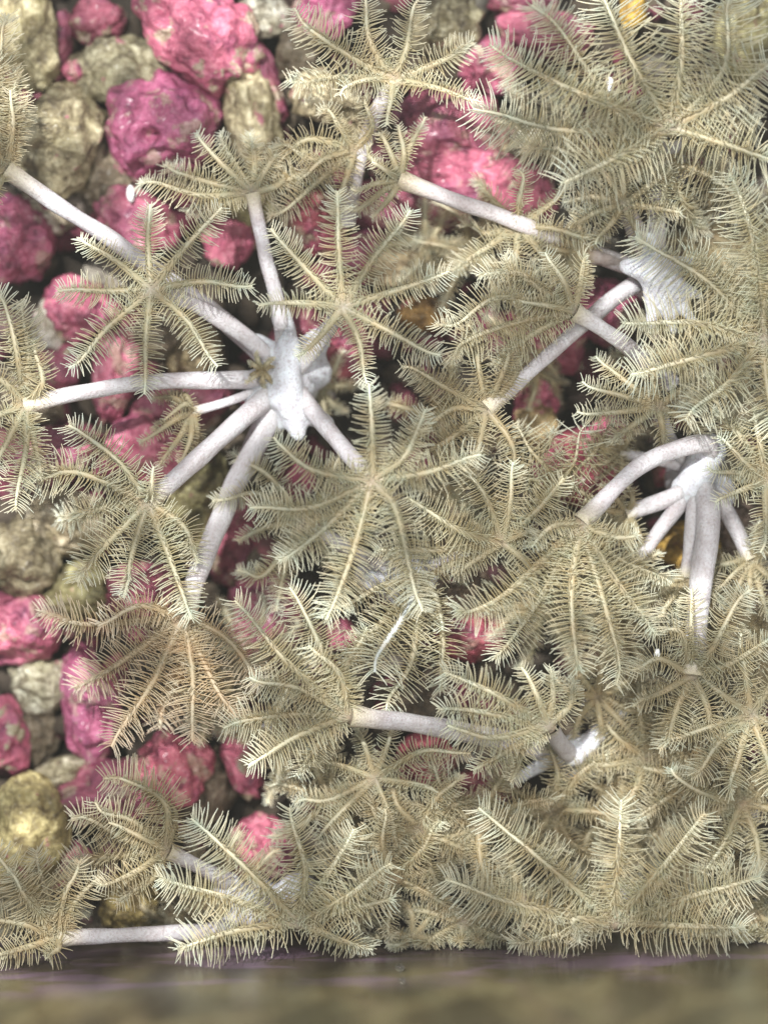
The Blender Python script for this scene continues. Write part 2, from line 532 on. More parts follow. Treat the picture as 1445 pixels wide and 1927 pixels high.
    stone(x, y, rx, ry, ang, z, pink=True, tint=tint, bare=bare, label=lab,
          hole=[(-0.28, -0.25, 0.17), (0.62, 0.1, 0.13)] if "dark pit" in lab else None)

LT = (1.6, 1.6, 1.5); OL = (0.9, 0.9, 0.55); BR = (0.7, 0.62, 0.55); GR = (0.95, 1.0, 1.05); YL = (1.7, 1.5, 0.7); CR = (2.0, 1.95, 1.7)
for a in [
    (48, 70, 75, 98, 5, 0.2, (1.35, 1.3, 1.0), "yellowish white stone in the top left corner"),
    (112, 258, 92, 110, 15, 0.2, (1.05, 1.0, 0.8), "large brown olive stone with a whitish top"),
    (238, 138, 98, 64, 10, 0.15, (0.9, 0.9, 0.75), "mottled olive grey stone touching the magenta pitted stone"),
    (478, 225, 50, 108, -12, 0.35, (1.4, 1.35, 1.1), "upright tan stone with chalky white streaks"),
    (600, 178, 52, 50, 0, 0.7, CR, "bright cream stone under the top middle polyp"),
    (655, 205, 30, 55, -15, 0.6, CR, "narrow cream stone right beside the bright cream one"),
    (495, 28, 58, 42, 20, 0.4, (1.15, 1.2, 1.25), "grey stone at the top, right of the large bright pink one"),
    (565, 95, 48, 62, 0, 0.1, BR, "brown shaded stone above the bright cream stone"),
    (838, 50, 72, 70, -15, 0.2, (0.95, 0.92, 0.75), "grey olive stone at the top beside the dark crack"),
    (72, 402, 62, 30, 20, 0.3, (1.9, 1.85, 1.9), "flat white stone below the pale stalk at upper left"),
    (455, 385, 60, 55, 0, 0.0, OL, "dark olive stone under the upper white stalk"),
    (95, 618, 32, 50, 10, 0.2, (1.3, 1.3, 1.45), "greyish white stone left of the left star polyp"),
    (368, 655, 56, 60, 0, 0.1, (1.2, 1.05, 0.8), "tan stone between lower tentacles of the left star polyp"),
    (45, 1045, 72, 75, 5, 0.3, (0.8, 0.75, 0.6), "olive brown stone at the left edge with purplish rim"),
    (128, 985, 85, 60, 15, 0.2, (1.5, 1.4, 1.25), "pale cream stone beneath the drooping left polyp's blurred tentacles"),
    (78, 1285, 62, 52, 0, 0.1, (1.25, 1.3, 1.25), "pale grey stone between two left edge pink stones"),
    (150, 1108, 66, 52, 0, 0.1, OL, "olive stone below the pale cream one at left"),
    (48, 1572, 78, 108, 5, 0.55, (1.35, 1.25, 0.75), "big smooth olive yellow stone at lower left"),
    (243, 1698, 56, 56, 0, 0.3, (1.0, 0.85, 0.4), "mustard olive stone above the bottom stalk"),
    (365, 945, 52, 100, 15, 0.0, (0.85, 0.85, 0.5), "olive stone between the two slanting white stalks"),
    (125, 1450, 58, 30, -15, 0.3, (1.3, 1.3, 1.2), "small pale grey stone above the big olive yellow one"),
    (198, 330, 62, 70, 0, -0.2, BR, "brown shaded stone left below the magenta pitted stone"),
    (1192, 18, 26, 36, 20, 0.9, (2.2, 1.5, 0.3), "small yellow stone at the top behind the big polyp"),
    (800, 592, 48, 34, 10, 0.3, (1.45, 0.95, 0.42), "orange yellow stone right of the right star polyp"),
    (1300, 1032, 60, 46, 0, 0.4, (1.6, 1.1, 0.3), "ochre stone below the fan of white stalks"),
    (745, 505, 66, 42, 0, 0.3, (1.5, 1.35, 1.1), "cream tan stone above the right star polyp's side tentacle"),
    (1005, 800, 40, 40, 0, 0.5, (1.9, 1.6, 1.1), "cream stone touching the coral pink one"),
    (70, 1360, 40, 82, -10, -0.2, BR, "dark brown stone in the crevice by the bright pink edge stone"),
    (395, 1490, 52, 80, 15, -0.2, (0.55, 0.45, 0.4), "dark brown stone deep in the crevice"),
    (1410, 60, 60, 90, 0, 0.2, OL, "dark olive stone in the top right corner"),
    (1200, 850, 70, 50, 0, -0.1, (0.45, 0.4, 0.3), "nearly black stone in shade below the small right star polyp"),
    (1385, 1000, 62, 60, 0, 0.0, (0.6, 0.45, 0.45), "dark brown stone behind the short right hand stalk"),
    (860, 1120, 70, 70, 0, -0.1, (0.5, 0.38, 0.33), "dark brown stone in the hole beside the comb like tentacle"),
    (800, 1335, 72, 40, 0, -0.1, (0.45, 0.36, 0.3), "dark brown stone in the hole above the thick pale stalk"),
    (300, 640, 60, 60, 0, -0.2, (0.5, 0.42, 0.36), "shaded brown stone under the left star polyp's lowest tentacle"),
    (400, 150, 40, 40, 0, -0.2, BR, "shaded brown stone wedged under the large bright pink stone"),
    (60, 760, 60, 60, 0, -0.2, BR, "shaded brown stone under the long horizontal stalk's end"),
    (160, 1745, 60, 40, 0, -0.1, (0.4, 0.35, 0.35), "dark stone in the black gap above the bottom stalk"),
]:
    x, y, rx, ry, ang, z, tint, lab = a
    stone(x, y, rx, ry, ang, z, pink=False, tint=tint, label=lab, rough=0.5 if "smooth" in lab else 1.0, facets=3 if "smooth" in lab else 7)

# small grit that fills the gaps between the stones
t = NT("gravel")
gm = t.n('ShaderNodeNewGeometry')
tc = t.n('ShaderNodeTexCoord')
nn = t.noise(6, 7, 0.7, tc.outputs['Object'])
c = t.ramp(gm.outputs['Random Per Island'], [(0.0, (0.05, 0.036, 0.025)), (0.35, (0.10, 0.075, 0.05)), (0.6, (0.19, 0.15, 0.10)), (0.70, (0.26, 0.04, 0.085)), (0.90, (0.14, 0.02, 0.045)), (0.96, (0.45, 0.41, 0.34))])
c = t.mix(t.range(nn.outputs['Fac'], 0.35, 0.6, 0.75, 0), c, (0.05, 0.036, 0.028))
pb = t.n('ShaderNodeBsdfPrincipled'); t.l(c, pb.inputs['Base Color']); pb.inputs['Roughness'].default_value = 0.7
bp = t.n('ShaderNodeBump'); bp.inputs['Distance'].default_value = 0.1; t.l(nn.outputs['Fac'], bp.inputs['Height']); t.l(bp.outputs[0], pb.inputs['Normal'])
t.l(pb.outputs[0], t.out.inputs[0])
D2, F2 = ico(2)
Vs, Fs = [], []
ng = 1500
for i in range(ng):
    px, py = rng.uniform(-60, 1505), rng.uniform(-60, 1730)
    r = rng.uniform(0.10, 0.36) if rng.random() < 0.75 else rng.uniform(0.3, 0.5)
    k = 1 + 0.22 * np.sin(D2 @ rng.normal(0, 2.2, (3, 3)) + rng.uniform(0, 6, 3)).sum(1) / 1.7
    A = np.linalg.qr(rng.normal(size=(3, 3)))[0]
    V = ((D2 * k[:, None]) * np.array([r, r * rng.uniform(0.55, 1), r * rng.uniform(0.5, 0.8)])) @ A + P(px, py, rng.uniform(-0.15, 0.15))
    Fs.append(F2 + len(D2) * i); Vs.append(V)
gv = link("gravel", mesh_from("gravel", np.vstack(Vs), np.vstack(Fs), mat=t.m))
tag(gv, "small brown and dark pink grit filling the gaps between the stones", "gravel", kind="stuff")

# ------------------------------------------------------------------ coral trunks
def seg(a, b, n=6):
    return [tuple(np.array(a) + (np.array(b) - np.array(a)) * i / (n - 1)) for i in range(n)]


TR = {  # key: centre px, limbs [(px, py, z, r)...]
    'A': ((540, 712), 2.0, seg((528, 588, 2.05, 20), (546, 655, 2.15, 23)) + seg((546, 655, 2.15, 23), (540, 752, 2.2, 26), 8) + seg((540, 752, 2.2, 26), (562, 818, 1.95, 17)) + seg((540, 745, 2.15, 24), (470, 752, 2.1, 15)) + seg((545, 745, 2.1, 26), (615, 800, 1.9, 18))
          + seg((545, 690, 1.75, 38), (600, 640, 1.65, 24)) + seg((530, 690, 1.85, 34), (480, 645, 1.9, 20)) + seg((530, 715, 1.9, 30), (460, 712, 2.1, 16)) + [(590, 700, 1.5, 36), (520, 780, 1.7, 34), (548, 715, 1.6, 50), (540, 720, 1.0, 62), (540, 720, 0.4, 58)],
          "white branching trunk between and below the two star polyps"),
    'B': ((1235, 520), 2.0, seg((1178, 500, 2.4, 17), (1228, 512, 2.8, 25)) + seg((1228, 512, 2.8, 25), (1322, 560, 2.75, 9), 9) + seg((1232, 518, 2.75, 23), (1312, 612, 2.7, 9), 10)
          + seg((1230, 508, 2.75, 22), (1222, 446, 2.6, 14)) + seg((1232, 520, 2.7, 22), (1268, 625, 2.5, 10), 10) + seg((1235, 505, 2.7, 22), (1300, 488, 2.6, 10), 8) + seg((1228, 520, 2.6, 22), (1226, 612, 2.3, 12), 9)
          + [(1235, 520, 2.2, 34), (1235, 520, 1.8, 42), (1235, 520, 1.2, 52), (1235, 520, 0.4, 55)],
          "white trunk at upper right where crossing stalks meet"),
    'C': ((1310, 900), 2.0, [(1315, 890, 2.1, 34), (1300, 925, 2.0, 40), (1330, 850, 2.1, 36), (1345, 930, 1.7, 40), (1310, 900, 1.0, 60), (1310, 900, 0.4, 52)],
          "white trunk carrying a fan of short stalks on the right"),
    'D': ((1085, 1430), 1.5, seg((1066, 1408, 1.9, 20), (962, 1474, 1.5, 12), 9) + seg((1080, 1422, 1.9, 24), (1172, 1338, 1.8, 12), 9) + [(1082, 1426, 1.4, 34)] + [(1085, 1430, 1.2, 46), (1085, 1430, 0.3, 50)],
          "pinkish white trunk right below the cupped polyp"),
    'E': ((470, 1690), 1.4, [(430, 1670, 1.8, 30), (480, 1700, 1.5, 46), (560, 1680, 1.4, 40), (470, 1690, 0.8, 58), (470, 1690, 0.3, 50)],
          "pale trunk mostly hidden under the bottom left polyps"),
    'F': ((760, 1090), 1.4, [(800, 1085, 1.6, 26), (760, 1100, 1.3, 44), (700, 1085, 1.2, 34), (760, 1090, 0.7, 56), (760, 1090, 0.2, 50)],
          "shaded pale trunk glimpsed below the central polyp"),
}
for key, ((bx, by), bz, limbs, lab) in TR.items():
    bm = bmesh.new()
    base = P(bx, by, 0)
    for (x, y, z, r) in limbs:
        p = P(x, y, z) - base
        from mathutils import Matrix
        bmesh.ops.create_icosphere(bm, subdivisions=3, radius=r / 100, matrix=Matrix.Translation(Vector(p)))
    me = bpy.data.meshes.new("coral_trunk"); bm.to_mesh(me); bm.free()
    me.materials.append(M_TRUNK)
    o = link("coral_trunk", me, loc=base)
    md = o.modifiers.new("remesh", 'REMESH'); md.mode = 'VOXEL'; md.voxel_size = 0.045; md.use_smooth_shade = True
    sm = o.modifiers.new("smooth", 'SMOOTH'); sm.factor = 0.5; sm.iterations = 45
    tex = bpy.data.textures.new("lumps", 'CLOUDS'); tex.noise_scale = 0.25
    dm = o.modifiers.new("lumps", 'DISPLACE'); dm.texture = tex; dm.strength = 0.05; dm.mid_level = 0.5
    tag(o, lab, "coral trunk", "white trunks the polyps grow from")


# ------------------------------------------------------------------ polyps
def pinnules(C, L, plen, up, dens, rows=(0, 1, 2), droop=0.0, u0=0.05, wild=1.0):
    """side branches along the tentacle path C; one mesh of fine tapered tubes"""
    curl = rng.normal(0.05, 0.16) * wild
    n = max(10, int(L / dens))
    s = np.linspace(u0, 0.995, n)
    q = np.linspace(0, 1, len(C))
    B = np.stack([np.interp(s, q, C[:, j]) for j in range(3)], 1)
    T, Sd, N = frames(B, up)
    Vs, Fs, tips = [], [], []
    base_i = 0
    for row in rows:
        for sgn in (-1, 1):
            m = n
            prof = np.interp(s, [0, 0.10, 0.28, 0.75, 0.92, 1.0], [0.55, 0.82, 1.0, 0.98, 0.70, 0.45])
            ln = plen * prof * rng.normal(1, 0.10, m) * np.where(rng.random(m) < 0.03, 0.45, 1) * (1.0, 0.6, 0.48)[row]
            fw = np.radians(np.interp(s, [0, 0.5, 0.88, 1.0], [98, 90, 78, 50] if row < 2 else [112, 106, 98, 60]) + rng.normal(0, 4, m))
            el = np.radians((6, 36, 70)[row] + rng.normal(0, 9, m))
            out = Sd * sgn * np.cos(el)[:, None] + N * np.sin(el)[:, None]
            d0 = T * np.cos(fw)[:, None] + out * np.sin(fw)[:, None]
            k = 5
            w = np.linspace(0, 1, k)
            bend = rng.normal(0.15, 0.10, m) * (1 if row < 2 else 0.2)            # the tips curve towards the tentacle's tip
            cz = -droop + curl + rng.normal(0.05, 0.09, m)
            jit = rng.normal(0, 0.05, (m, 3))
            off = (rng.uniform(-0.25, 0.25, m) * dens)[:, None] * T
            st = B + off + (Sd * sgn * 0.02)
            path = st[:, None, :] + ln[:, None, None] * (
                d0[:, None, :] * w[None, :, None]
                + (T * bend[:, None] + N * cz[:, None] + jit)[:, None, :] * (w ** 2)[None, :, None])
            rad = np.interp(w, [0, 0.6, 1], [0.0135, 0.012, 0.007]) * (0.8 + 0.2 * min(1.3, plen / 0.45))
            # frame of every pinnule
            dd = path[:, -1] - path[:, 0]
            dd /= np.linalg.norm(dd, axis=1)[:, None]
            a1 = np.cross(dd, N + 0.01); a1 /= np.linalg.norm(a1, axis=1)[:, None]
            a2 = np.cross(dd, a1)
            sd = 3
            ang = np.arange(sd) * 2 * np.pi / sd
            ring = a1[:, None, :] * np.cos(ang)[None, :, None] + a2[:, None, :] * np.sin(ang)[None, :, None]
            V = path[:, :, None, :] + ring[:, None, :, :] * rad[None, :, None, None]
            V = V.reshape(-1, 3)
            ii = (np.arange(m)[:, None, None] * k + np.arange(k - 1)[None, :, None]) * sd
            jj = np.arange(sd)[None, None, :]
            jn = (jj + 1) % sd
            F = np.stack([ii + jj, ii + jn, ii + sd + jn, ii + sd + jj], -1).reshape(-1, 4) + base_i
            base_i += len(V)
            tp = np.clip(0.05 + 1.0 * np.clip((s[:, None] - 0.62) / 0.38, 0, 1) ** 1.5 + 0.60 * w[None, :] ** 1.4 + rng.normal(0, 0.08, (m, 1)), 0, 1)
            Vs.append(V); Fs.append(F); tips.append(np.repeat(tp.reshape(-1), sd))
    return np.vstack(Vs), np.vstack(Fs), np.concatenate(tips)


NPOLYP = 0


def polyp(label, c, tents, root=None, plen=0.46, stalk_r=0.19, via=None, tint=(1, 1, 1), rows=(0, 2), dens=0.047, wild=0.7, rw=1.0, lift=0.25, group="feathery polyps of the coral colony", stint=(1, 1, 1), droop=0.05, rach=(1, 1, 1), rach_only=None):
    """c: (px, py, z). tents: (tipx, tipy) or (viax, viay, tipx, tipy) with an optional height offset of the tip.
    root: (px, py, z) of the stalk's foot, via: points the stalk passes (from foot to head)"""
    global NPOLYP
    NPOLYP += 1
    cx, cy, cz = c
    ctr = P(cx, cy, cz)
    root = root or (cx + rng.uniform(-30, 30), cy + rng.uniform(-30, 30), 0.1)
    e = empty("feathery_polyp", P(*root))
    tag(e, label, "coral polyp", group)
    org = P(*root)
    # stalk
    pts = [P(*root)] + [P(*q) for q in (via or [])] + [ctr]
    if not via and root[2] < cz - 0.8 and abs(root[0] - cx) + abs(root[1] - cy) < 90:
        pts.insert(1, (pts[0] + pts[-1]) / 2 + np.array([rng.uniform(-.12, .12), rng.uniform(-.12, .12), 0]))
    C, L = spline(pts, 34)
    u = np.linspace(0, 1, 34)
    R = 0.93 * stalk_r * np.interp(u, [0, 0.3, 0.75, 0.93, 1], [1.0, 0.88, 0.76, 0.82, 1.02])
    sides = 16
    wob = np.array([[mnoise.noise((math.cos(2 * math.pi * j / sides) * 1.1 + NPOLYP * 3.7, math.sin(2 * math.pi * j / sides) * 1.1, L * uu * 1.6)) for j in range(sides)] for uu in u])
    Rm = R[:, None] * (1 + 0.19 * wob)
    V, F, uu = tube(C, Rm, sides)
    so = link("stalk", mesh_from("stalk", V - org, F, {'tip': np.clip((uu - 0.86) / 0.14, 0, 1)}, mat=M_STALK), e)
    so.color = (*stint, 1)
    # oral disc, a small dished cap at the stalk's head
    tv = C[-1] - C[-4]; tv /= np.linalg.norm(tv)
    dirs = []
    paths = []
    for tt in tents:
        tt = list(tt)
        dz = None
        if len(tt) in (3, 5): dz = tt.pop()
        if dz is None: dz = rng.uniform(-0.25, 0.2)
        tz = cz + dz
        tip = P(tt[-2], tt[-1], tz)
        p0 = ctr
        if len(tt) == 4:
            mid = P(tt[0], tt[1], cz + lift + dz * 0.4)
        else:
            mid = (p0 + tip) / 2
            perp = np.array([-(tip - p0)[1], (tip - p0)[0], 0])
            mid = mid + perp * rng.normal(0, 0.07) * wild + np.array([0, 0, lift])
        tdir = tip - mid
        hook = np.array([-tdir[1], tdir[0], 0]) * rng.normal(0, 0.10) * wild + np.array([0, 0, np.linalg.norm(tdir) * rng.normal(0, 0.16) * wild])
        q3 = mid + tdir * 0.72 - hook
        Cc, Lc = spline([p0, mid, q3, tip], 30)
        # keep clear of the tank wall
        wy = np.array([wall_y(x) for x in Cc[:, 0]])
        Cc[:, 1] = np.maximum(Cc[:, 1], wy + 0.12)
        dirs.append(Cc[3] - Cc[0]); paths.append((Cc, Lc))
    nd = tv * 0.6 + np.array([0, 0, 0.6])
    nd /= np.linalg.norm(nd)
    th = np.linspace(0, np.pi * 0.8, 9)
    Cd = ctr + nd * 0.0 + np.outer(np.cos(th) * 0.12 - 0.06, nd)
    Vd, Fd, ud = tube(Cd[::-1], (np.sin(th) * stalk_r * 0.72 + 0.008)[::-1], 14)
    do = link("oral_disc", mesh_from("oral_disc", Vd - org, Fd, {'tip': ud}, mat=M_DISC), e)
    do.color = (*tint, 1)
    for it, (Cc, Lc) in enumerate(paths):
        ro = rng.normal(0, 0.28)
        wob_up = 0.12 + 0.3 * wild
        upv = np.array([rng.normal(0, wob_up), rng.normal(0, wob_up), 1.0])
        u = np.linspace(0, 1, 30)
        rr = np.interp(u, [0, 0.12, 0.6, 1], [stalk_r * 0.62, 0.074, 0.046, 0.018]) * rw * (0.75 + 0.25 * min(plen, 0.6) / 0.45) * (1.25 if it == rach_only else 1)
        V, F, uu = tube(Cc, rr, 8, 0.75, upv)
        to = link("tentacle", mesh_from("tentacle", V - org, F, {'tip': np.clip((uu - 0.35) / 0.65, 0, 1) ** 1.4 if it != rach_only else np.clip(uu * 4, 0, 1), 'eye': np.clip(1 - uu / 0.16, 0, 1)}, mat=M_RACH), e)
        k = float(np.clip(rng.normal(1, 0.05), 0.88, 1.12))
        pc = (tint[0] * k, tint[1] * k, tint[2] * k, 1)
        to.color = (pc[0] * rach[0], pc[1] * rach[1], pc[2] * rach[2], 1) if it == rach_only else pc
        pl = 0.70 * plen * float(np.clip(Lc / 1.9, 0.65, 1.2))
        if it == rach_only: pl *= 1.75
        V, F, tp = pinnules(Cc, Lc, pl, upv, dens, rows, droop + rng.normal(0, 0.08) * wild, wild=wild)
        V[:, 1] = np.maximum(V[:, 1], np.array(WY0 + math.tan(math.radians(1.5)) * V[:, 0] + 0.03))
        po = link("pinnules", mesh_from("pinnules", V - org, F, {'tip': tp}, mat=M_PIN), to)
        po.color = pc
    return e


A0 = (540, 715, 1.9); B0 = (1230, 515, 1.7); C0 = (1312, 895, 1.9); D0 = (1085, 1430, 1.4); E0 = (470, 1690, 1.3); F0 = (760, 1090, 1.2)
SAGE = (1.01, 1.01, 0.96); WARM = (1.0, 0.985, 0.92); BRN = (0.93, 0.88, 0.78); ROSE = (1.06, 0.96, 0.89); PALE = (1.06, 1.05, 1.0)

# --- the polyps one can make out
polyp("star shaped polyp with eight open arms over pink stones, left of the right star polyp", (285, 545, 3.1),
      [(150, 448), (283, 385, -0.5), (418, 390), (380, 530, 475, 538), (350, 600, 410, 690), (275, 640, 272, 742), (200, 620, 130, 692), (200, 548, 110, 548, -0.5)],
      A0, 0.44, 0.2, [(470, 640, 2.1), (370, 575, 2.5)], SAGE, rows=(0, 2), dens=0.045, wild=0.2)
polyp("most symmetrical star shaped polyp above right of the white trunk", (645, 578, 3.4),
      [(637, 470, 635, 360), (700, 490, 772, 395), (750, 545, 845, 510), (735, 625, 828, 668), (675, 640, 690, 722), (605, 630, 560, 672, -0.3), (570, 570, 487, 575), (580, 510, 510, 430)],
      A0, 0.42, 0.2, [(600, 640, 2.4)], SAGE, rows=(0, 2), dens=0.045, wild=0.2)
polyp("largest star polyp at the picture centre with its arms fully spread", (700, 905, 3.75),
      [(700, 810, 694, 722), (800, 890, 905, 855), (590, 885, 515, 822), (585, 955, 470, 955), (610, 995, 525, 1055), (670, 1020, 612, 1165), (745, 960, 765, 1060, 800, 1160)[:2] + (795, 1150), (760, 860, 800, 770)],
      A0, 0.50, 0.2, [(610, 800, 2.4)], SAGE, rows=(0, 2), dens=0.045, wild=0.2)
polyp("polyp partly hidden beneath the central star polyp, arms poking out at left", (570, 985, 2.0),
      [(490, 930, 400, 942), (510, 900, 438, 850), (510, 990, 448, 1018), (500, 1080, 447, 1072), (540, 1060, 520, 1150, -0.2), (620, 1050, 640, 1120), (650, 970, 700, 1010), (610, 920, 640, 860)],
      F0, 0.36, 0.18, None, SAGE, rows=(0, 2), dens=0.045, wild=0.2)
polyp("drooping polyp on the slanting white stalk at left, arms spread downward", (280, 945, 2.9),
      [(225, 870, 130, 800), (150, 890, 45, 910, -0.6), (200, 955, 110, 975, -0.9), (205, 1020, 145, 1095, -0.4), (250, 1040, 232, 1125, -0.2), (320, 1050, 360, 1165, 0.1), (345, 990, 372, 1060, -0.2), (285, 920, 290, 878, 0.4)],
      A0, 0.50, 0.23, [(420, 820, 2.5)], SAGE, rows=(0, 2), dens=0.045, wild=0.2)
polyp("rosy brown drooping polyp below the left slanting stalks, arms hanging down", (345, 1160, 2.6),
      [(265, 1140, 185, 1178, 0.3), (170, 1175, 75, 1150, -0.3), (230, 1245, 140, 1295, -0.4), (290, 1280, 210, 1405, 0.0), (362, 1260, 362, 1395, 0.1), (405, 1290, 445, 1350, 0.0), (425, 1200, 490, 1290, -0.3), (345, 1250, 300, 1370, -0.5)],
      A0, 0.52, 0.25, [(505, 790, 1.9), (440, 920, 1.9), (385, 1050, 2.2)], ROSE, rows=(0, 2), dens=0.045, wild=0.2)
polyp("cupped polyp on the thick pale lower stalk, opening to the left", (655, 1345, 3.2),
      [(545, 1250, 442, 1130, 0.2), (600, 1210, 545, 1105, 0.2), (640, 1270, 580, 1215, 0.5), (560, 1295, 470, 1275, 0.0), (560, 1385, 468, 1440, 0.2), (550, 1345, 420, 1370, -0.4), (650, 1260, 690, 1180, -0.2), (600, 1400, 560, 1460, -0.5)],
      D0, 0.52, 0.23, [(960, 1395, 2.0), (780, 1362, 2.7)], WARM, rows=(0, 2), dens=0.045, wild=0.2)
polyp("polyp seen from behind with white backed arms below the central star", (790, 1095, 2.7),
      [(725, 1100, 630, 1145, 0.1), (755, 1165, 705, 1265, 0.75), (775, 1240, 725, 1345, 0.1), (818, 1120, 832, 1185, 0.4), (830, 1180, 830, 1300, -0.3), (850, 1060, 900, 1030, -0.3), (750, 1060, 720, 1030, -0.6), (700, 1190, 650, 1250, -0.3)],
      F0, 0.50, 0.18, None, PALE, rows=(0, 2), dens=0.052, wild=0.5, rach=(0.84, 0.88, 1.05), rach_only=1)
polyp("cupped polyp with straight yellow arms opening to the upper left", (1030, 1365, 3.4),
      [(940, 1310, 835, 1265, 0.1), (910, 1340, 825, 1335, 0.0), (930, 1388, 842, 1365, 0.1), (1010, 1310, 980, 1255, 0.1), (1040, 1310, 1035, 1255, -0.3), (960, 1410, 890, 1450, -0.3), (1070, 1330, 1080, 1280, -0.6), (990, 1400, 960, 1470, -0.5)],
      D0, 0.48, 0.2, [(1065, 1415, 2.1)], SAGE, rows=(0, 2), dens=0.045, wild=0.2)
polyp("dim polyp with stubby yellow arms below the thick pale lower stalk", (705, 1465, 2.3),
      [(640, 1440, 575, 1412), (685, 1400, 672, 1370), (730, 1400, 735, 1365), (620, 1505, 555, 1512), (735, 1540, 760, 1600), (790, 1415, 885, 1418, 0.6), (650, 1520, 600, 1590), (800, 1480, 860, 1500)],
      (715, 1475, 0.2), 0.42, 0.17, None, WARM)
polyp("big polyp with long arms fanning upward at the bottom left of centre", (560, 1735, 3.2),
      [(480, 1650, 360, 1540, 0.2), (430, 1690, 300, 1652, 0.0), (575, 1640, 545, 1520, 0.1), (620, 1640, 665, 1560, 0.0), (650, 1690, 735, 1625, 0.3), (650, 1712, 740, 1690, -0.3), (450, 1750, 335, 1788, 0.0), (630, 1765, 700, 1790, -0.4)],
      E0, 0.58, 0.2, None, SAGE, rows=(0, 2), dens=0.045, wild=0.2)
polyp("largest bottom polyp right of centre, arms fanned up against the glass", (1155, 1735, 3.3),
      [(1020, 1620, 900, 1520, 0.1), (970, 1700, 838, 1655, 0.2), (1162, 1620, 1168, 1505, 0.2), (1240, 1640, 1325, 1530, 0.2), (1290, 1690, 1430, 1650, 0.0), (1280, 1742, 1400, 1745, 0.1), (1080, 1730, 1090, 1775, 0.2), (1050, 1760, 960, 1775, -0.3)],
      (1160, 1680, 0.2), 0.60, 0.2, None, WARM, rows=(0, 2), dens=0.045, wild=0.2)
polyp("huge top right polyp whose long arms reach across the corner", (1262, 240, 3.6),
      [(1100, 180, 922, 85, 0.1), (1060, 245, 890, 205, -0.3), (1190, 120, 1130, -15, -0.2), (1281, 120, 1278, -15, -0.1), (1360, 130, 1375, -15, 0.0), (1365, 185, 1455, 120, 0.2), (1150, 300, 1055, 345, 0.2), (1360, 270, 1460, 300, -0.2)],
      (1270, 330, 0.2), 0.78, 0.24, None, SAGE, lift=0.35, dens=0.052, wild=0.3)
polyp("second polyp tucked below the huge top right one, arms sweeping left", (1240, 300, 2.3),
      [(1110, 285, 982, 280, 0.0), (1150, 200, 1000, 10, -0.5), (1180, 340, 1090, 400, -0.2), (1250, 350, 1230, 430, 0.0), (1330, 330, 1400, 400, -0.2), (1330, 260, 1420, 220, -0.4), (1280, 370, 1330, 430, -0.5), (1150, 250, 1040, 180, -0.6)],
      B0, 0.62, 0.22, None, WARM)
polyp("top middle polyp with arms pointing up over purple pink stone", (742, 150, 2.6),
      [(650, 100, 555, 15, -0.1), (697, 80, 688, -15, 0.0), (765, 90, 795, -10, 0.1), (830, 115, 890, 80, -0.3), (820, 165, 900, 190, 0.1), (640, 145, 540, 150, -0.3), (690, 150, 640, 180, 0.2), (735, 190, 728, 235, 0.2)],
      (650, 420, 1.6), 0.48, 0.19, [(668, 330, 2.0), (700, 230, 2.3)], WARM, stint=(0.85, 0.82, 0.8))
polyp("side facing polyp on the upper white stalk, arms sweeping left over magenta stone", (475, 362, 2.4),
      [(380, 368, 262, 345, -0.1), (420, 310, 370, 250, 0.0), (440, 305, 415, 250, -0.2), (400, 345, 310, 310, -0.4), (500, 320, 530, 270, -0.2), (420, 385, 350, 400, -0.6), (480, 310, 470, 250, -0.4), (520, 350, 560, 330, -0.5)],
      A0, 0.42, 0.17, [(528, 600, 2.2), (500, 480, 2.2)], WARM)
polyp("tangled brown polyp between the cream stones and upper white stalk", (668, 282, 2.2),
      [(580, 262, 500, 330, 0.1), (590, 300, 520, 275, -0.1), (600, 340, 505, 405, -0.2), (610, 300, 560, 340, 0.1), (640, 240, 600, 210, 0.2), (650, 340, 620, 400, -0.2), (700, 240, 690, 180, 0.1), (560, 330, 480, 370, -0.3)],
      (650, 420, 1.2), 0.42, 0.16, None, BRN)
polyp("small polyp at the head of the pale slanting stalk, opening left", (752, 338, 2.6),
      [(725, 320, 700, 305, 0.2), (710, 345, 660, 355, -0.1), (760, 290, 750, 235, 0.0), (770, 280, 800, 220, -0.3), (700, 300, 680, 270, -0.3), (735, 370, 700, 410, -0.4), (720, 360, 650, 390, -0.5), (740, 300, 715, 250, -0.2)],
      B0, 0.30, 0.19, [(1100, 470, 1.9), (965, 415, 2.4), (860, 378, 2.6)], WARM, stint=(1.0, 0.96, 0.93))
polyp("fuzzy polyp around the root end of the pale slanting stalk", (975, 425, 2.2),
      [(976, 380, 976, 320, 0.5), (1040, 380, 1080, 330, -0.1), (1040, 430, 1120, 440, 0.0), (1020, 480, 1060, 540, 0.0), (970, 490, 960, 560, -0.2), (910, 470, 850, 510, -0.3), (920, 440, 870, 420, -0.5), (930, 380, 900, 340, -0.8)],
      (985, 440, 0.1), 0.46, 0.18, None, WARM)
polyp("polyp on a short white stalk facing up left, brown cup in its middle", (1078, 585, 3.1),
      [(1060, 530, 1025, 475, 0.2), (1030, 575, 975, 565, 0.2), (940, 560, 820, 610, -0.1), (960, 610, 850, 680, -0.3), (1010, 540, 950, 480, -0.3), (990, 520, 900, 520, -0.5), (1090, 540, 1100, 480, -0.3), (1000, 630, 930, 690, -0.5)],
      (1260, 720, 1.6), 0.48, 0.19, [(1170, 645, 2.7)], WARM)
